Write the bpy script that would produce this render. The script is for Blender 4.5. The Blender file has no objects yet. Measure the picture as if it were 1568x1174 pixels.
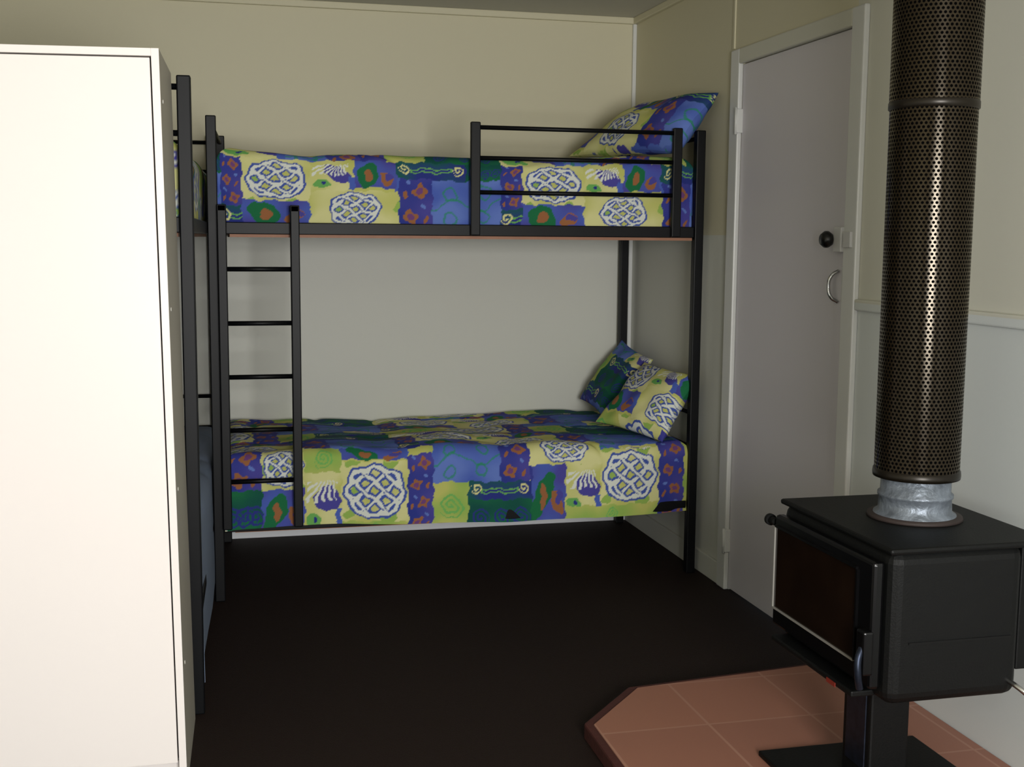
import bpy, math, numpy as np
from mathutils import Vector, Matrix
scn=bpy.context.scene
try: scn.view_settings.view_transform='Standard'
except Exception: pass
# ---------------------------------------------------------------- helpers
def lin(c):
    c=np.array(c,float)/255.
    return np.where(c<=0.04045,c/12.92,((c+0.055)/1.055)**2.4)
def rgba(c): 
    l=lin(c); return (float(l[0]),float(l[1]),float(l[2]),1)
def mat(name,col,rough=.6,metal=0.,noise=0.,nscale=20.,bump=0.,bscale=60.,spec=.5,coat=0.):
    m=bpy.data.materials.new(name); m.use_nodes=True
    nt=m.node_tree; b=nt.nodes['Principled BSDF']
    b.inputs['Base Color'].default_value=rgba(col); b.inputs['Roughness'].default_value=rough
    b.inputs['Metallic'].default_value=metal; b.inputs['Specular IOR Level'].default_value=spec
    b.inputs['Coat Weight'].default_value=coat
    tc=nt.nodes.new('ShaderNodeTexCoord')
    if noise>0:
        n=nt.nodes.new('ShaderNodeTexNoise'); n.inputs['Scale'].default_value=nscale; n.inputs['Detail'].default_value=5
        nt.links.new(tc.outputs['Object'],n.inputs['Vector'])
        r=nt.nodes.new('ShaderNodeMix'); r.data_type='RGBA'
        l=lin(col); r.inputs['A'].default_value=(*[float(x*(1-noise)) for x in l],1); r.inputs['B'].default_value=(*[float(min(1,x*(1+noise))) for x in l],1)
        nt.links.new(n.outputs['Fac'],r.inputs['Factor']); nt.links.new(r.outputs['Result'],b.inputs['Base Color'])
    if bump>0:
        n2=nt.nodes.new('ShaderNodeTexNoise'); n2.inputs['Scale'].default_value=bscale; n2.inputs['Detail'].default_value=4
        nt.links.new(tc.outputs['Object'],n2.inputs['Vector'])
        bp=nt.nodes.new('ShaderNodeBump'); bp.inputs['Strength'].default_value=bump; bp.inputs['Distance'].default_value=.01
        nt.links.new(n2.outputs['Fac'],bp.inputs['Height']); nt.links.new(bp.outputs['Normal'],b.inputs['Normal'])
    return m
def link(o,parent=None):
    bpy.context.collection.objects.link(o)
    if parent: o.parent=parent
    return o
def empty(name):
    e=bpy.data.objects.new(name,None); e.empty_display_size=.1; return link(e)
def bevel(o,w,seg=2):
    if w>0:
        md=o.modifiers.new('bevel','BEVEL'); md.width=w; md.segments=seg; md.limit_method='ANGLE'
def mesh(name,vs,fs,m,parent=None,smooth=False):
    me=bpy.data.meshes.new(name); me.from_pydata([tuple(map(float,v)) for v in vs],[],[tuple(map(int,f)) for f in fs]); me.update()
    if m: me.materials.append(m)
    if smooth: me.polygons.foreach_set('use_smooth',[True]*len(me.polygons))
    return link(bpy.data.objects.new(name,me),parent)
def box(name,a,b,m,parent=None,bv=0.):
    x0,x1=sorted((a[0],b[0]));y0,y1=sorted((a[1],b[1]));z0,z1=sorted((a[2],b[2]))
    vs=[(x0,y0,z0),(x1,y0,z0),(x1,y1,z0),(x0,y1,z0),(x0,y0,z1),(x1,y0,z1),(x1,y1,z1),(x0,y1,z1)]
    fs=[(0,3,2,1),(4,5,6,7),(0,1,5,4),(1,2,6,5),(2,3,7,6),(3,0,4,7)]
    o=mesh(name,vs,fs,m,parent); bevel(o,bv); return o
def tube(name,p,q,r,m,parent=None,n=16,r2=None,caps=True):
    p=Vector(p);q=Vector(q);d=(q-p).normalized()
    a=d.orthogonal().normalized(); b=d.cross(a); r2=r if r2 is None else r2
    vs=[];fs=[]
    for i in range(n):
        t=2*math.pi*i/n; vs.append(p+(a*math.cos(t)+b*math.sin(t))*r)
    for i in range(n):
        t=2*math.pi*i/n; vs.append(q+(a*math.cos(t)+b*math.sin(t))*r2)
    for i in range(n): fs.append((i,(i+1)%n,n+(i+1)%n,n+i))
    if caps: fs.append(tuple(range(n-1,-1,-1))); fs.append(tuple(range(n,2*n)))
    o=mesh(name,vs,fs,m,parent)
    o.data.polygons.foreach_set('use_smooth',[len(f.vertices)==4 for f in o.data.polygons]); return o
def path(name,pts,r,m,parent=None):
    cu=bpy.data.curves.new(name,'CURVE'); cu.dimensions='3D'; s=cu.splines.new('BEZIER'); s.bezier_points.add(len(pts)-1)
    for bp_,p in zip(s.bezier_points,pts): bp_.co=p; bp_.handle_left_type=bp_.handle_right_type='AUTO'
    cu.bevel_depth=r; cu.bevel_resolution=4; cu.use_fill_caps=True; cu.materials.append(m)
    return link(bpy.data.objects.new(name,cu),parent)
def lathe(name,c,prof,m,parent=None,n=48):
    vs=[];fs=[]
    for r,z in prof:
        for i in range(n):
            t=2*math.pi*i/n; vs.append((c[0]+r*math.cos(t),c[1]+r*math.sin(t),z))
    for k in range(len(prof)-1):
        for i in range(n):
            j=(i+1)%n; fs.append((k*n+i,k*n+j,(k+1)*n+j,(k+1)*n+i))
    return mesh(name,vs,fs,m,parent,True)
# ---------------------------------------------------------------- materials
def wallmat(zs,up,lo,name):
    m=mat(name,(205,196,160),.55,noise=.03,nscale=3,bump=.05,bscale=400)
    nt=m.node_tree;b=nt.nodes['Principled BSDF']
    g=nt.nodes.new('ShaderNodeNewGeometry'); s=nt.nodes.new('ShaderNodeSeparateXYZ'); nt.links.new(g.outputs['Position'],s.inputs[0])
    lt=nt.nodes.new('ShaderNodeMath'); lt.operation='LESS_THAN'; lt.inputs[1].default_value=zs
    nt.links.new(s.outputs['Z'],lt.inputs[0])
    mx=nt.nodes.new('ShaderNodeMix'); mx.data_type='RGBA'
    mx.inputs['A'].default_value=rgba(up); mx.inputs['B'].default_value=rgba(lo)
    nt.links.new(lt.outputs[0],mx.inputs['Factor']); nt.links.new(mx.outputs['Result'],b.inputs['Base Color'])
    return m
M_wall=wallmat(1.40,(208,202,174),(208,209,199),'wall_two_tone'); M_wallR=wallmat(1.19,(206,205,191),(208,213,211),'wall_paint_dado')  # M_wall: cream above the split height, greyer below
M_ceil=mat('ceiling_paint',(190,188,178),.8)
M_trim=mat('gloss_trim_paint',(214,215,212),.35)
M_skirt=mat('white_skirting_paint',(240,242,245),.4)
M_door=mat('door_paint',(210,206,212),.4,noise=.02,nscale=4)
M_carpet=mat('dark_carpet',(31,18,12),.7,noise=.6,nscale=260,bump=.6,bscale=300,spec=.25)
M_bed=mat('black_powdercoat',(5,6,9),.45,noise=.1,nscale=30,spec=.22)
M_wood=mat('slat_wood',(150,105,80),.6,noise=.2,nscale=15)
M_matt=mat('mattress_ticking',(110,120,140),.8,noise=.05)
M_sheet=mat('pale_sheet',(110,124,146),.85,noise=.1,nscale=8)
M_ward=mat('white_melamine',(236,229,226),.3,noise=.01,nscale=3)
M_wshade=mat('shaded_melamine_side',(168,163,150),.5,noise=.03,nscale=5)  # side panel's shade put into the colour, darker than the white melamine
M_wside=mat('grey_melamine_cap',(205,203,195),.5)
M_iron=mat('stove_black',(5,6,6),.55,noise=.25,nscale=25,bump=.1,bscale=200,spec=.22)
M_irongl=mat('stove_gloss_black',(5,5,6),.3,spec=.3)
M_glass=mat('stove_glass',(24,15,9),.12,noise=.9,nscale=9)
M_chrome=mat('chrome',(190,190,190),.2,metal=1.)
M_satin=mat('satin_steel',(150,148,142),.45,metal=.3)
M_dsteel=mat('dark_steel',(40,46,60),.4,metal=.8,noise=.7,nscale=60)
M_galv=mat('weathered_flue_steel',(118,126,136),.45,metal=.5,noise=.8,nscale=22,bump=.5,bscale=40)
M_rust=mat('rusty_collar',(44,34,31),.7,noise=.5,nscale=30)
M_brick=mat('brick_edge',(70,30,24),.7,noise=.2,nscale=30,bump=.2)
M_lock=mat('white_lock',(205,205,205),.35)
M_black=mat('black_plastic',(10,10,10),.3)
M_red=mat('red_label',(120,36,24),.5)
def tilemat():
    m=mat('terracotta_tile',(176,112,84),.5)
    nt=m.node_tree;b=nt.nodes['Principled BSDF']
    g=nt.nodes.new('ShaderNodeNewGeometry')
    mp=nt.nodes.new('ShaderNodeMapping'); mp.inputs['Location'].default_value=(.655+3.1,2.60+3.1,0)
    nt.links.new(g.outputs['Position'],mp.inputs['Vector'])
    br=nt.nodes.new('ShaderNodeTexBrick'); br.offset=0; br.inputs['Scale'].default_value=1
    br.inputs['Brick Width'].default_value=.31; br.inputs['Row Height'].default_value=.31; br.inputs['Mortar Size'].default_value=.004
    br.inputs['Color1'].default_value=rgba((157,107,87)); br.inputs['Color2'].default_value=rgba((150,102,84)); br.inputs['Mortar'].default_value=rgba((168,124,105))
    nt.links.new(mp.outputs[0],br.inputs['Vector'])
    nt.links.new(br.outputs['Color'],b.inputs['Base Color'])
    return m
M_tile=tilemat()
def perfmat():
    m=bpy.data.materials.new('perforated_bronze'); m.use_nodes=True; nt=m.node_tree; b=nt.nodes['Principled BSDF']; N=nt.nodes.new; L=nt.links.new
    uv=N('ShaderNodeUVMap'); uv.uv_map='UVMap'; s=N('ShaderNodeSeparateXYZ'); L(uv.outputs[0],s.inputs[0])
    def M(op,a,b_=None,c=None):
        n=N('ShaderNodeMath'); n.operation=op
        for i,v in enumerate((a,b_,c)):
            if v is None: continue
            if isinstance(v,(int,float)): n.inputs[i].default_value=v
            else: L(v,n.inputs[i])
        return n.outputs[0]
    P=.0105
    b2=M('DIVIDE',s.outputs['Y'],P*.85); row=M('FLOOR',b2); sh=M('MULTIPLY',M('MODULO',row,2.),.5)
    a2=M('ADD',M('DIVIDE',s.outputs['X'],P),sh)
    fx=M('SUBTRACT',M('FRACT',a2),.5); fy=M('MULTIPLY',M('SUBTRACT',M('FRACT',b2),.5),.85)
    d=M('SQRT',M('ADD',M('MULTIPLY',fx,fx),M('MULTIPLY',fy,fy)))
    hole=M('LESS_THAN',d,.32)
    mx=N('ShaderNodeMix'); mx.data_type='RGBA'; mx.inputs['A'].default_value=rgba((36,29,19)); mx.inputs['B'].default_value=(.002,.002,.002,1)
    L(hole,mx.inputs['Factor']); L(mx.outputs['Result'],b.inputs['Base Color'])
    b.inputs['Metallic'].default_value=.35
    L(M('ADD',M('MULTIPLY',hole,.6),.2),b.inputs['Roughness'])
    L(M('MULTIPLY',M('SUBTRACT',1.,hole),.4),b.inputs['Specular IOR Level'])
    b.inputs['Specular Tint'].default_value=(1.,.92,.78,1)
    return m
M_perf=perfmat()
M_cloth=bpy.data.materials.new('printed_cotton'); M_cloth.use_nodes=True
_nt=M_cloth.node_tree; _b=_nt.nodes['Principled BSDF']; _a=_nt.nodes.new('ShaderNodeAttribute'); _a.attribute_name='Col'
_nt.links.new(_a.outputs['Color'],_b.inputs['Base Color']); _b.inputs['Roughness'].default_value=.85; _b.inputs['Specular IOR Level'].default_value=.2
# ---------------------------------------------------------------- print pattern
YEL=lin((188,190,104)); CRM=lin((212,210,148)); LIM=lin((146,178,86)); BLU=lin((74,96,178)); NAV=lin((42,52,128)); PUR=lin((74,70,150))
GRN=lin((28,106,66)); DGR=lin((18,78,70)); ORG=lin((150,98,62)); WHT=lin((216,220,210)); LBL=lin((98,122,194)); LGN=lin((106,168,88)); MAG=lin((104,64,116))
def put(col,mask,c,a=1.):
    col[mask]=col[mask]*(1-a)+c*a
def wav(x,y,s=0): return np.sin(x*31+1.3+s)+np.sin(y*37+2.1*s)+np.sin((x+y)*23+.7*s)
def base2(u,v,c1,c2,s):
    t=np.clip(.5+.35*wav(u,v,s),0,1)[:,None]; return c1*(1-t)+c2*t
def knot(u,v,w,h):
    col=base2(u,v,CRM,YEL,1); put(col,(wav(u*1.5,v*1.5,4)>1.5),LIM)
    ax=.45*min(w,h*1.5); ay=.44*min(h,w*1.05)
    p=u/ax; q=v/ay; r=(np.abs(p)**2.3+np.abs(q)**2.3)**(1/2.3)
    k=.68; a=np.abs(((p+q)/k)%1-.5)*k; b=np.abs(((p-q)/k)%1-.5)*k
    d=np.minimum(a,b)*.72
    an=np.arctan2(q,p); rim=.90+.02*np.cos(8*an)
    ring=np.abs(r-rim); d=np.where(r<rim,np.minimum(d,ring),ring)
    put(col,d<.135,BLU*.8); put(col,d<.058,WHT)
    over=(a<.06)&(b<.13)&(b>.055)&(r<rim*.9)&((np.floor((p+q)/k)+np.floor((p-q)/k))%2<1); put(col,over,BLU*.8)
    return col
def spiral(col,u,v,cu,cv,R,c,turn=2.2):
    x=u-cu;y=v-cv;r=np.sqrt(x*x+y*y);t=np.arctan2(y,x)/(2*np.pi)
    m=(r<R)&(((r/R*turn-t)%1)<.45); put(col,m,c)
def blob(col,u,v,cu,cv,a,b,c,rot=0):
    x=u-cu;y=v-cv;X=x*math.cos(rot)+y*math.sin(rot);Y=-x*math.sin(rot)+y*math.cos(rot)
    put(col,(X/a)**2+(Y/b)**2<1,c)
def cell(kind,u,v,w,h):
    m=min(w,h)
    if kind=='knot': return knot(u,v,w,h)
    if kind=='pur':
        col=base2(u,v,PUR,NAV*1.2,2)
        n=max(1,int(round(h/(w*.8))))
        for i in range(n):
            cv=(-.5+(i+.5)/n)*h; cu=.14*w*(-1)**i
            an=np.arctan2(v-cv,u-cu); r=np.sqrt((u-cu)**2+(v-cv)**2)
            put(col,r<.20*w*(1+.2*np.cos(4*an+i)),ORG); put(col,r<.10*w,MAG*1.1)
            blob(col,u,v,-.30*w*(-1)**i,cv+.1*w,.05*w,.14*w,ORG,.5); blob(col,u,v,-.22*w*(-1)**i,cv-.28*w,.09*w,.05*w,LBL,.5)
        return col
    if kind=='blue':
        col=base2(u,v,BLU,LBL,3)
        for cu,cv in ((-.25,-.2),(.22,.22),(.25,-.28),(-.25,.3)): 
            x=u-cu*w;y=v-cv*h;r=np.sqrt(x*x+y*y); put(col,np.abs(r-.13*m)<.004,GRN*1.7,.7)
        put(col,np.abs(v-.12*h*np.sin(u/w*9))<.0035,GRN*1.7,.7); return col
    if kind=='grn':
        col=base2(u,v,GRN,DGR,4)
        for cu in (-.3,.05,.34): spiral(col,u,v,cu*w,.1*h,.32*m,NAV)
        return col
    if kind=='dumb':
        col=base2(u,v,NAV,GRN*.8,5); 
        put(col,(np.abs(v)<.13*h)&(np.abs(u)<.3*w),LGN)
        put(col,(np.abs(v)<.06*h)&(np.abs(u)<.27*w),NAV)
        spiral(col,u,v,-.38*w,-.1*h,.33*m,CRM,1.6); spiral(col,u,v,.38*w,-.1*h,.33*m,CRM,1.6);return col
    if kind=='bird':
        col=base2(u,v,YEL,CRM,6)
        blob(col,u,v,.12*w,-.05*h,.36*w,.22*h,PUR,.5)
        an=np.arctan2(v+.55*h,u-.15*w); put(col,(np.sin(an*30)>0)&(v>-.35*h)&(v<.0*h)&(u<.35*w)&(u>-.45*w),WHT)
        blob(col,u,v,-.25*w,.30*h,.2*w,.13*h,LGN); blob(col,u,v,-.2*w,.28*h,.05*w,.05*h,NAV); put(col,(u>.36*w)&(v>.1*h),BLU); return col
    if kind=='squash':
        col=base2(u,v,PUR,BLU,7)
        blob(col,u,v,-.18*w,0,.24*w,.42*h,GRN,.4); blob(col,u,v,-.16*w,.02*h,.09*w,.22*h,ORG); blob(col,u,v,.26*w,.1*h,.15*w,.22*h,ORG,-.4); blob(col,u,v,.3*w,.02*h,.1*w,.12*h,PUR)
        put(col,v>.4*h,YEL); return col
    if kind=='lime':
        col=base2(u,v,LIM,YEL,8); spiral(col,u,v,0,0,.36*m,LGN*1.1,2.5); return col
LAY=[(0,.085,0,.18,'pur'),(.085,.335,0,.16,'knot'),(0,.17,.18,.26,'dumb'),(.085,.335,.16,.26,'squash'),(.335,.50,0,.12,'bird'),(.50,.66,0,.12,'squash'),
(.335,.67,.12,.26,'knot'),(.66,.93,0,.07,'dumb'),(.67,.80,.07,.26,'pur'),(.80,1.07,.07,.26,'blue'),(.93,1.07,0,.07,'grn'),
(0,.25,.26,.42,'lime'),(.25,.52,.26,.48,'knot'),(.0,.25,.42,.52,'bird'),(.25,.40,.48,.52,'blue'),(.40,.52,.48,.52,'pur'),(.52,.62,.26,.52,'pur'),(.62,.77,.36,.52,'lime'),(.62,.90,.26,.36,'blue'),
(.77,1.07,.36,.43,'dumb'),(.77,1.07,.43,.52,'grn'),(.90,1.07,.26,.36,'bird')]
LAY2=[(0,.14,-.05,.12,'pur'),(0,.14,.12,.30,'grn'),(.14,.30,-.05,.12,'knot'),(.14,.30,.12,.30,'squash'),(.30,.44,-.04,.06,'lime'),(.30,.44,.06,.30,'bird'),(.44,.70,.02,.26,'knot'),(.44,.70,-.04,.02,'squash'),(.44,.70,.26,.3,'lime'),
(.70,.80,0,.30,'pur'),(.80,.94,.11,.30,'lime'),(.80,1.07,-.06,.11,'blue'),(.94,1.20,.11,.18,'dumb'),(.94,1.20,.18,.30,'grn'),(1.07,1.19,-.06,.11,'pur'),(1.19,1.49,-.09,.05,'knot'),(1.20,1.34,.05,.30,'squash'),
(1.34,1.49,.05,.25,'bird'),(1.49,1.74,-.01,.22,'knot'),(1.34,1.74,.22,.30,'lime'),(1.74,1.85,-.04,.30,'pur'),(1.85,2.0,-.04,.30,'lime')]
def warp(u,v): return u+.004*np.sin(v*70+u*9)+.002*np.sin(v*170), v+.004*np.sin(u*66+1)+.002*np.sin(u*160)
def pattern(u,v,wp=True):
    if wp: u,v=warp(u,v)
    u=u%1.07; v=v%.52
    col=np.tile(BLU,(len(u),1)).astype(float)
    for a,b,c,d,k in LAY:
        m=(u>=a)&(u<b)&(v>=c)&(v<d)
        if m.any(): col[m]=cell(k,u[m]-(a+b)/2,v[m]-(c+d)/2,b-a,d-c)
    return col
def pattern_low(u,v):
    col=pattern(u+.4,v+.29); u,v=warp(u,v)
    for a,b,c,d,k in LAY2:
        m=(u>=a)&(u<b)&(v>=c)&(v<d)
        if m.any(): col[m]=cell(k,u[m]-(a+b)/2,v[m]-(c+d)/2,b-a,d-c)
    return col
def setcol(o,col):
    me=o.data; at=me.color_attributes.new('Col','FLOAT_COLOR','POINT')
    c=np.ones((len(me.vertices),4),dtype=np.float32); c[:,:3]=col; at.data.foreach_set('color',c.ravel())
def gridfaces(nu,nv,off=0,flip=False):
    i,j=np.meshgrid(np.arange(nu-1),np.arange(nv-1),indexing='ij'); a=(i*nv+j).ravel()+off
    f=np.stack([a,a+nv,a+nv+1,a+1],1); return f[:,::-1] if flip else f
def fastmesh(name,V,F,m,parent=None):
    me=bpy.data.meshes.new(name); me.vertices.add(len(V)); me.vertices.foreach_set('co',V.astype(np.float32).ravel())
    me.loops.add(len(F)*4); me.loops.foreach_set('vertex_index',F.astype(np.int32).ravel())
    me.polygons.add(len(F)); me.polygons.foreach_set('loop_start',np.arange(0,len(F)*4,4,dtype=np.int32)); 
    me.polygons.foreach_set('use_smooth',np.ones(len(F),dtype=bool)); me.update(calc_edges=True); me.validate()
    me.materials.append(m); return link(bpy.data.objects.new(name,me),parent)
def fold(s,a,b,r):
    pos=s.copy(); dn=np.zeros_like(s)
    for sg,e in ((1,b),(-1,-a)):
        t=sg*s-(e-r); k=t>0; an=np.clip(t/r,0,np.pi/2)
        pos=np.where(k,sg*(e-r+r*np.sin(an)),pos); dn=np.where(k,r*(1-np.cos(an))+np.maximum(0,t-r*np.pi/2),dn)
    return pos,dn
def sn(x,y,seed,fr=1.):
    rs=np.random.RandomState(seed); o=np.zeros_like(x)
    for k in range(9):
        a=rs.uniform(0,2*np.pi); w=fr*rs.uniform(3,14); o+=np.sin(w*(x*np.cos(a)+y*np.sin(a))+rs.uniform(0,6.28))/(w/fr)**.5
    return o/2.
def duvet(name,x0,x1,y0,y1,zt,dropF,dropL,dropR,u0,v0,seed,puff=.018,r=.06,step=.004,m=None,hem=0.,pat=pattern,side=.012):
    us=np.arange(x0-dropL,x1+dropR+1e-6,step); vs=np.arange(y0-dropF,y1+.04,step)
    U,W=np.meshgrid(us,vs,indexing='ij'); U=U.ravel();W=W.ravel()
    x,du=fold(U,x0,x1,r); y,dv=fold(W,y0,y1,r)
    dn=np.maximum(du,dv)
    n=sn(U,W,seed); n2=sn(U,W,seed+1,2.6)
    cre=np.abs(sn(U,W,seed+7,1.5)); cre=np.exp(-(cre/.12)**2)
    top=np.clip(1-dn/.08,0,1)
    z=zt-dn+(n*puff+n2*puff*.35-cre*.007)*(.35+.65*top)
    y=y-(1-top)*(dv>=du)*(side*sn(U,W,seed+3,1.2)+side*.5*n2-cre*.003)
    x=x+(1-top)*(du>dv)*np.sign(U-(x0+x1)/2)*.012*n
    z=z+hem*np.clip(dn/dropF,0,1)*sn(U,W*0,seed+5,.6)
    V=np.stack([x,y,z],1); F=gridfaces(len(us),len(vs))
    o=fastmesh(name,V,F,m or M_cloth)
    if m is None: setcol(o,pat(U-x0+u0,(W-(y0-dropF))*-1+v0))
    return o
def pillow(name,TN,TF,BF,BN,T,u0,v0,seed):
    n=140; p=np.linspace(-1,1,n); P,Q=np.meshgrid(p,p,indexing='ij'); P=P.ravel();Q=Q.ravel()
    TN,TF,BF,BN=[np.array(a,float) for a in (TN,TF,BF,BN)]
    nrm=np.cross(TF-BN,TN-BF); nrm/=np.linalg.norm(nrm)
    p2=P*(1-.07*(1-Q**2)); q2=Q*(1-.07*(1-P**2))
    s=(p2+1)/2; t=(q2+1)/2
    base=(BN[None]*((1-s)*(1-t))[:,None]+BF[None]*(s*(1-t))[:,None]+TN[None]*((1-s)*t)[:,None]+TF[None]*(s*t)[:,None])
    th=T*np.sqrt(np.clip((1-np.abs(P)**2.6)*(1-np.abs(Q)**2.6),0,1))*(1+.12*sn(P*.5,Q*.5,seed,1.))
    wr=.007*sn(P*.6,Q*.6,seed+2,1.8)
    V=np.concatenate([base+nrm*(th+wr)[:,None],base-nrm*(th*.8-wr)[:,None]])
    F=np.concatenate([gridfaces(n,n),gridfaces(n,n,n*n,True)])
    o=fastmesh(name,V,F,M_cloth)
    w=np.linalg.norm(TF-TN); h=np.linalg.norm(TN-BN)
    c=pattern((1-s)*w+u0,(1-t)*h+v0); setcol(o,np.concatenate([c,c])); return o
# ---------------------------------------------------------------- room
H=2.42; XL=-3.15; YF=-6.5
box('floor',(XL-.1,YF-.1,-.1),(.1,.1,0),M_carpet)
box('ceiling',(XL-.1,YF-.1,H),(.1,.1,H+.1),M_ceil)
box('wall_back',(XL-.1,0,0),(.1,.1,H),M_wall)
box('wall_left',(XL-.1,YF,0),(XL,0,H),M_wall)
DY0,DY1,DZ=-1.24,-2.085,2.045
e=empty('wall_right')
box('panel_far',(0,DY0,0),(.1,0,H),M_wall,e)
box('panel_near',(0,YF,0),(.1,DY1,H),M_wallR,e)
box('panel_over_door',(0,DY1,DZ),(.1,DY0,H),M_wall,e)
WX0,WX1,WZ0,WZ1=-2.3,-.7,.80,1.85
e=empty('wall_front')
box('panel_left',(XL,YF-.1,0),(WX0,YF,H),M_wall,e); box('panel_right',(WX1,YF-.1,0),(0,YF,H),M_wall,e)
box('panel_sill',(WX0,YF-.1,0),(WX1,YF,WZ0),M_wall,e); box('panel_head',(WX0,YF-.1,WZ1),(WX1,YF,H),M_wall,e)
e=empty('window_1')
for a,b in (((WX0,WZ0),(WX1,WZ0+.05)),((WX0,WZ1-.05),(WX1,WZ1)),((WX0,WZ0),(WX0+.05,WZ1)),((WX1-.05,WZ0),(WX1,WZ1)),(((WX0+WX1)/2-.02,WZ0),((WX0+WX1)/2+.02,WZ1))):
    box('frame',(a[0],YF-.08,a[1]),(b[0],YF-.03,b[1]),M_trim,e)
box('baseboard_back',(XL,-.016,0),(0,0,.05),M_skirt,None,.003)
box('baseboard_right',(-.014,-1.17,0),(0,-.016,.09),M_wall,None,.003)
box('trim_1',(XL,-.02,H-.03),(0,0,H),M_wall,None,.004)
box('trim_2',(-.02,YF,H-.03),(0,-.02,H),M_wall,None,.004)
box('trim_3',(-.018,-.018,.05),(0,0,H-.03),M_trim,None,.003)
box('trim_4',(-.016,YF,1.165),(0,DY1-.075,1.20),M_wallR,None,.005)
box('trim_5',(-.006,-1.16,2.11),(0,-1.145,H-.03),M_wall)
e=empty('door_1')
box('leaf',(-.002,DY1+.003,.008),(.036,DY0-.003,DZ-.004),M_door,e,.002)
box('architrave_far',(-.02,DY0-.002,0),(.0,DY0+.075,DZ+.055),M_trim,e,.005)
box('architrave_near',(-.02,DY1-.075,0),(.0,DY1+.002,DZ+.055),M_trim,e,.005)
box('architrave_head',(-.02,DY1,DZ-.002),(.0,DY0,DZ+.055),M_wallR,e,.005)
for z in (1.83,.2,):
    box('hinge',(-.024,DY0-.012,z-.045),(-.001,DY0+.004,z+.045),M_trim,e,.002); tube('hinge_pin',(-.026,DY0-.004,z-.05),(-.026,DY0-.004,z+.05),.006,M_trim,e)
box('rim_lock',(-.03,-2.085,1.345),(-.002,-2.035,1.425),M_lock,e,.004)
tube('knob_neck',(-.002,-2.02,1.385),(-.035,-2.02,1.385),.014,M_black,e)
o=lathe('knob',(0,0),[(.0,.0),(.020,.0),(.027,.012),(.027,.022),(.018,.034),(0,.036)],M_black,e); o.rotation_euler=(0,-math.pi/2,0); o.location=(-.028,-2.02,1.385)
box('lock_plate',(-.006,-2.082,1.16),(-.001,-2.055,1.30),M_lock,e,.002)
path('pull_handle',[(-.004,-2.035,1.285),(-.026,-2.03,1.27),(-.034,-2.025,1.235),(-.026,-2.03,1.20),(-.004,-2.035,1.185)],.006,M_chrome,e)
box('keeper',(-.028,-2.14,1.36),(-.018,-2.095,1.41),M_lock,e,.002)
# ---------------------------------------------------------------- bunk bed
PW=.019
def bunk(name,xa,xb,ya,yb,long_axis='x',back_in=0.):
    e=empty(name); zt=1.815
    def post(x,y,z1=zt,z0=0): box('post',(x-PW,y-PW,z0),(x+PW,y+PW,z1),M_bed,e,.004)
    for x in (xa,xb):
        for y in (ya,yb): post(x+(back_in if (x==xa and y==yb) else 0),y)
    if long_axis=='x': longs=[((xa,y),(xb,y)) for y in (ya,yb)]; ends=[((x,ya),(x,yb)) for x in (xa,xb)]
    else: longs=[((x,ya),(x,yb)) for x in (xa,xb)]; ends=[((xa,y),(xb,y)) for y in (ya,yb)]
    for (p,q) in longs:
        for z in (1.41,.285):
            if p[1]==q[1]: 
                o_=.012 if z<1 and p[1]<-.5 else 0
                box('side_rail',(p[0]+PW+(back_in if p[1]==yb else 0),p[1]-.011+o_,z-.022),(q[0]-PW,p[1]+.011+o_,z+.022),M_bed,e,.003)
            else: box('side_rail',(p[0]-.013,p[1]+PW,z-.022),(p[0]+.013,q[1]-PW,z+.022),M_bed,e,.003)
    for (p,q) in ends:
        for z in (1.785,1.66,1.41,.67,.53,.285):
            r=.0085; bi=back_in if p[0]==xa and p[0]==q[0] else 0
            if z in (1.41,.285): 
                if p[0]==q[0]: box('end_rail',(p[0]-.013+bi,p[1]+PW,z-.022),(p[0]+.013+bi,q[1]-PW,z+.022),M_bed,e,.003)
                else: box('end_rail',(p[0]+PW,p[1]-.013,z-.022),(q[0]-PW,p[1]+.013,z+.022),M_bed,e,.003)
            else: tube('end_bar',(p[0],p[1],z),(q[0]+bi,q[1],z),r,M_bed,e,12)
    for z in (1.385,.262):
        box('slat_board',(xa+.025+back_in,ya-.004 if long_axis=='x' and z>1 else ya+.03,z-.008),(xb-.025,yb-.03,z+.004),M_wood,e)
    for z in (1.43,.30):
        box('mattress',(xa+.05+back_in,ya+.06,z-.02),(xb-.05,yb-.04,z+.16),M_matt,e,.03)
    return e
XA,XB,YA,YB=-1.965,-.06,-.975,-.06
bed=bunk('bunk_bed',XA,XB,YA,YB,'x',.035)
for x in (-.985,-.165): box('guard_post',(x-PW,YA-.035,1.39),(x+PW,YA-.013,1.82),M_bed,bed,.004)
for z in (1.80,1.685,1.555): tube('guard_bar',(-.985,YA-.024,z),(-.165,YA-.024,z),.0085,M_bed,bed,12)
LX=(-1.933,-1.670)
for x in LX: box('ladder_stile',(x-.017,YA-.055,.285),(x+.017,YA-.02,1.495),M_bed,bed,.004)
for z in (1.26,1.06,.86,.66,.465): tube('ladder_rung',(LX[0],YA-.037,z),(LX[1],YA-.037,z),.009,M_bed,bed,12)
for x in LX: box('ladder_hook',(x-.017,YA-.055,1.47),(x+.017,YA+.02,1.495),M_bed,bed,.003)
B2X=-1.970
bed2=bunk('bunk_bed',B2X-.951,B2X,-2.085,-.06,'y')
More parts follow.
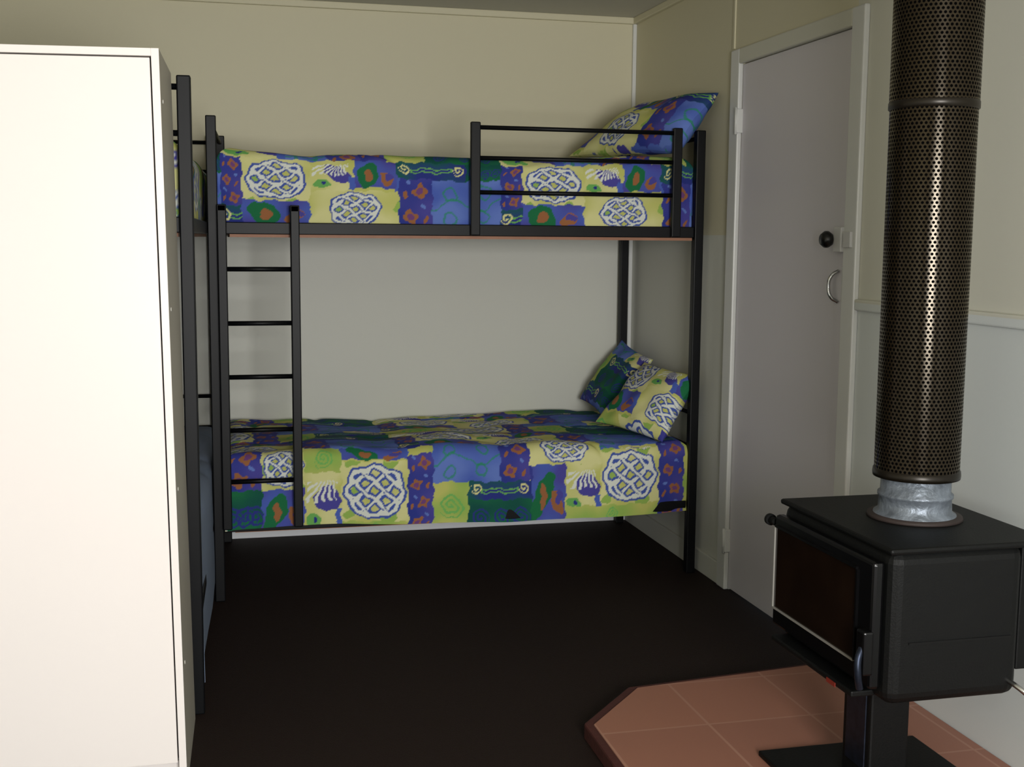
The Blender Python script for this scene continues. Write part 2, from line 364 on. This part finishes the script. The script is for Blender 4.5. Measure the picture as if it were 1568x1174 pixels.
# ---------------------------------------------------------------- bedding
duvet('patterned_duvet',XA+.022,XB-.015,YA+.02,YB+.03,1.705,.272,.20,.20,0.0,.268,11,puff=.016)
duvet('patterned_duvet',XA+.022,XB-.0,YA-.002,YB+.03,.56,.27,.2,.26,0,.27,23,hem=.012,pat=pattern_low,side=.007)
d3=duvet('patterned_duvet',B2X-.93,B2X-.008,-2.06,-.03,1.66,.2,.2,.2,.3,.1,31,step=.01)
d4=duvet('pale_blanket',B2X-.93,B2X+.012,-2.06,-.10,.55,.2,.2,.45,0,0,41,step=.015,m=M_sheet)
pv=Vector((B2X,-.06,0)); R=Matrix.Translation(pv)@Matrix.Rotation(math.radians(-1.72),4,'Z')@Matrix.Translation(-pv)
for o in (bed2,d3,d4): o.matrix_world=R
pillow('pillow',(-.025,-1.07,1.955),(-.10,-.42,1.965),(-.42,-.34,1.745),(-.17,-1.0,1.735),.09,.24,.0,5)
pillow('pillow',(-.07,-.52,.85),(-.07,-.09,.90),(-.28,-.10,.62),(-.30,-.50,.60),.06,.62,.28,6)
pillow('pillow',(-.05,-.98,.825),(-.11,-.52,.84),(-.38,-.66,.60),(-.20,-1.0,.56),.075,.08,.0,8)
# ---------------------------------------------------------------- wardrobe
w=empty('wardrobe')
wx0,wx1,wy0,wy1,wh=-2.88,-2.074,-2.575,-2.13,1.815
box('side_panel_near',(wx1-.018,wy0+.003,0),(wx1,wy1,wh),M_wshade,w,.0008)
box('side_edge_band',(wx1-.018,wy0,0),(wx1,wy0+.003,wh),M_ward,w,.0008)
box('side_panel_far',(wx0,wy0,0),(wx0+.018,wy1,wh),M_ward,w,.001)
box('top_panel',(wx0+.018,wy0,wh-.018),(wx1-.018,wy1,wh),M_ward,w,.001)
box('back_panel',(wx0+.018,wy1-.006,.05),(wx1-.018,wy1,wh-.018),M_ward,w)
box('plinth',(wx0+.018,wy0+.03,0),(wx1-.018,wy0+.045,.06),M_ward,w)
xm=wx0+.3
box('door_left',(wx0+.021,wy0+.002,.065),(xm-.0015,wy0+.018,wh-.0215),M_ward,w,.0015)
box('door_right',(xm+.0015,wy0+.002,.065),(wx1-.0215,wy0+.018,wh-.0215),M_ward,w,.0015)
for x in (xm-.04,xm+.04): path('door_handle',[(x,wy0,.85),(x,wy0-.03,.87),(x,wy0-.03,.95),(x,wy0,.97)],.005,M_chrome,w)
for z in (1.70,1.20,.75,.3): tube('side_cap',(wx1-.002,-2.5,z),(wx1+.0015,-2.5,z),.005,M_wside,w)
pw=Vector((wx1,wy0,wh)); w.matrix_world=Matrix.Translation(pw)@Matrix.Rotation(math.radians(-1.5),4,'Z')@Matrix.Rotation(math.radians(-.75),4,'Y')@Matrix.Translation(-pw)
# ---------------------------------------------------------------- hearth
HZ=.05
def poly(name,pts,z0,z1,m,parent,bv=0):
    n=len(pts); vs=[(x,y,z0) for x,y in pts]+[(x,y,z1) for x,y in pts]
    fs=[tuple(range(n-1,-1,-1)),tuple(range(n,2*n))]+[(i,(i+1)%n,n+(i+1)%n,n+i) for i in range(n)]
    o=mesh(name,vs,fs,m,parent); bevel(o,bv); return o
h=empty('hearth')
hp=[(-.003,-3.86),(-.75,-3.86),(-.98,-3.62),(-.965,-2.53),(-.755,-2.295),(-.003,-2.21)]
def off(pts,d):
    return [(x-(d if x<-.1 else 0), y+(d if y>-3.06 else -d)) for x,y in pts]
poly('brick_edging',off(hp,.022),0,HZ-.004,M_brick,h,.006)
poly('tile_top',hp,.01,HZ,M_tile,h,.002)
# ---------------------------------------------------------------- stove
s=empty('wood_stove')
SX0,SX1,SY0,SY1=-.545,-.21,-3.305,-2.78
ZB,ZT=.362,.72
o=box('firebox',(SX0,SY0,ZB),(SX1,SY1,ZT-.008),M_iron,s,.03)
o.modifiers['bevel'].segments=4
box('top_plate',(SX0-.006,SY0-.006,ZT-.014),(SX1+.07,SY1+.004,ZT),M_iron,s,.006)
box('rear_shield',(SX1+.01,SY0+.03,ZB+.05),(SX1+.05,SY1-.03,ZT-.014),M_iron,s,.004)
box('door_frame',(SX0-.03,SY0+.02,ZB+.035),(SX0-.002,SY1-.02,ZT-.035),M_irongl,s,.008)
gy0,gy1,gz0,gz1=SY0+.085,SY1-.035,ZB+.085,ZT-.065
box('door_glass',(SX0-.033,gy0,gz0),(SX0-.029,gy1,gz1),M_glass,s)
box('glass_trim_bottom',(SX0-.037,gy0,gz0-.004),(SX0-.029,gy1,gz0),M_satin,s)
box('glass_trim_far',(SX0-.037,gy1,gz0-.004),(SX0-.029,gy1+.004,gz1),M_satin,s)
box('glass_trim_top',(SX0-.037,gy0,gz1),(SX0-.029,gy1,gz1+.006),M_irongl,s)
box('glass_trim_near',(SX0-.037,gy0-.006,gz0),(SX0-.029,gy0,gz1),M_irongl,s)
box('handle_bracket',(SX0-.05,SY0+.015,ZB+.07),(SX0-.025,SY0+.05,ZB+.17),M_irongl,s,.005)
path('door_handle',[(SX0-.045,SY0+.03,ZB+.13),(SX0-.056,SY0+.025,ZB+.11),(SX0-.058,SY0+.02,ZB+.07),(SX0-.05,SY0+.025,ZB+.04)],.008,M_dsteel,s)
box('ash_lip',(SX0-.05,SY0+.06,ZB+.005),(SX0+.01,SY1-.06,ZB+.02),M_iron,s,.004)
box('badge',(SX0-.052,SY0+.13,ZB+.004),(SX0-.05,SY0+.17,ZB+.014),M_red,s)
tube('hinge_knob',(SX0-.02,SY1-.01,ZT-.06),(SX0-.02,SY1+.02,ZT-.06),.010,M_iron,s); tube('hinge_cap',(SX0-.02,SY1+.02,ZT-.06),(SX0-.02,SY1+.032,ZT-.06),.015,M_iron,s)
path('air_control',[(SX1-.03,SY0+.01,ZB+.04),(SX1-.02,SY0-.03,ZB+.03),(SX1,SY0-.05,ZB+.01)],.006,M_chrome,s)
lathe('air_knob',(SX1,SY0-.055),[(0,ZB-.012),(.012,ZB-.008),(.014,ZB+.004),(.008,ZB+.014),(0,ZB+.016)],M_chrome,s)
box('side_seam',(SX0+.05,SY0-.002,ZB+.14),(SX1-.03,SY0+.004,ZB+.145),M_irongl,s)
box('pedestal',(-.456,-3.10,HZ+.015),(-.352,-2.97,ZB+.01),M_iron,s,.006)
box('pedestal_panel',(-.459,-3.08,HZ+.06),(-.454,-2.99,ZB-.06),M_dsteel,s,.002)
box('base_plate',(-.61,-3.27,HZ),(-.16,-2.82,HZ+.015),M_iron,s,.004)
f=empty('flue_pipe'); FC=(-.325,-3.035)
lathe('collar',FC,[(.075,ZT+.001),(.112,ZT+.001),(.110,ZT+.008),(.09,ZT+.010)],M_rust,f)
lathe('flue_spigot',FC,[(.098,ZT+.002),(.096,ZT+.012),(.086,ZT+.018),(.084,ZT+.050),(.088,ZT+.053),(.088,ZT+.060),(.082,ZT+.064),(.080,ZT+.2)],M_galv,f)
lathe('inner_flue',FC,[(.077,ZT+.01),(.077,H)],M_galv,f)
def casing(name,z0,z1,r):
    n=96; vs=[];fs=[];uvs=[]
    for k in range(2):
        for i in range(n): t=2*math.pi*i/n; vs.append((FC[0]+r*math.cos(t),FC[1]+r*math.sin(t),(z0,z1)[k]))
    P=.0105; circ=round(2*math.pi*r/P)*P
    for i in range(n):
        j=(i+1)%n; fs.append((i,j,n+j,n+i)); uvs+= [(circ*i/n,z0),(circ*(i+1)/n,z0),(circ*(i+1)/n,z1),(circ*i/n,z1)]
    o=mesh(name,vs,fs,M_perf,f,True); ul=o.data.uv_layers.new(name='UVMap')
    for l,u in zip(ul.data,uvs): l.uv=u
casing('perforated_casing_lower',.835,1.70,.0985); casing('perforated_casing_upper',1.69,H,.1005)
M_band=mat('bronze_band',(30,25,18),.35,metal=.5)
lathe('casing_lip',FC,[(.0975,.82),(.101,.82),(.102,.828),(.101,.838),(.0985,.84)],M_band,f)
lathe('casing_band',FC,[(.099,1.683),(.1022,1.685),(.1022,1.70),(.1006,1.702)],M_band,f)
# ---------------------------------------------------------------- light
wd=bpy.data.worlds.new('sky'); scn.world=wd; wd.use_nodes=True
bg=wd.node_tree.nodes['Background']; bg.inputs[0].default_value=(.75,.85,1,1); bg.inputs[1].default_value=1.0
def area(name,loc,rot,sx,sy,p,c):
    l=bpy.data.lights.new(name,'AREA'); l.shape='RECTANGLE'; l.size=sx; l.size_y=sy; l.energy=p; l.color=c
    o=bpy.data.objects.new(name,l); o.location=loc; o.rotation_euler=rot; link(o)
area('window_daylight',(-1.38,YF-.02,1.32),(math.radians(90),0,0),.95,.95,138,(1,.985,.965))
# ---------------------------------------------------------------- camera
cx,cy,cz,yaw,pit,rol,F=-1.9496,-5.5893,1.379,.2385,.1191,.0081,1850.83
fw=Vector((math.sin(yaw)*math.cos(pit),math.cos(yaw)*math.cos(pit),-math.sin(pit)))
r=Vector((math.cos(yaw),-math.sin(yaw),0)); u=r.cross(fw)
r2=r*math.cos(rol)+u*math.sin(rol); u2=-r*math.sin(rol)+u*math.cos(rol)
cd=bpy.data.cameras.new('camera'); cd.sensor_width=36; cd.lens=F/1568*36; cd.clip_start=.05
co=bpy.data.objects.new('camera',cd); link(co)
m=Matrix((r2,u2,-fw)).transposed().to_4x4(); m.translation=Vector((cx,cy,cz)); co.matrix_world=m
scn.camera=co
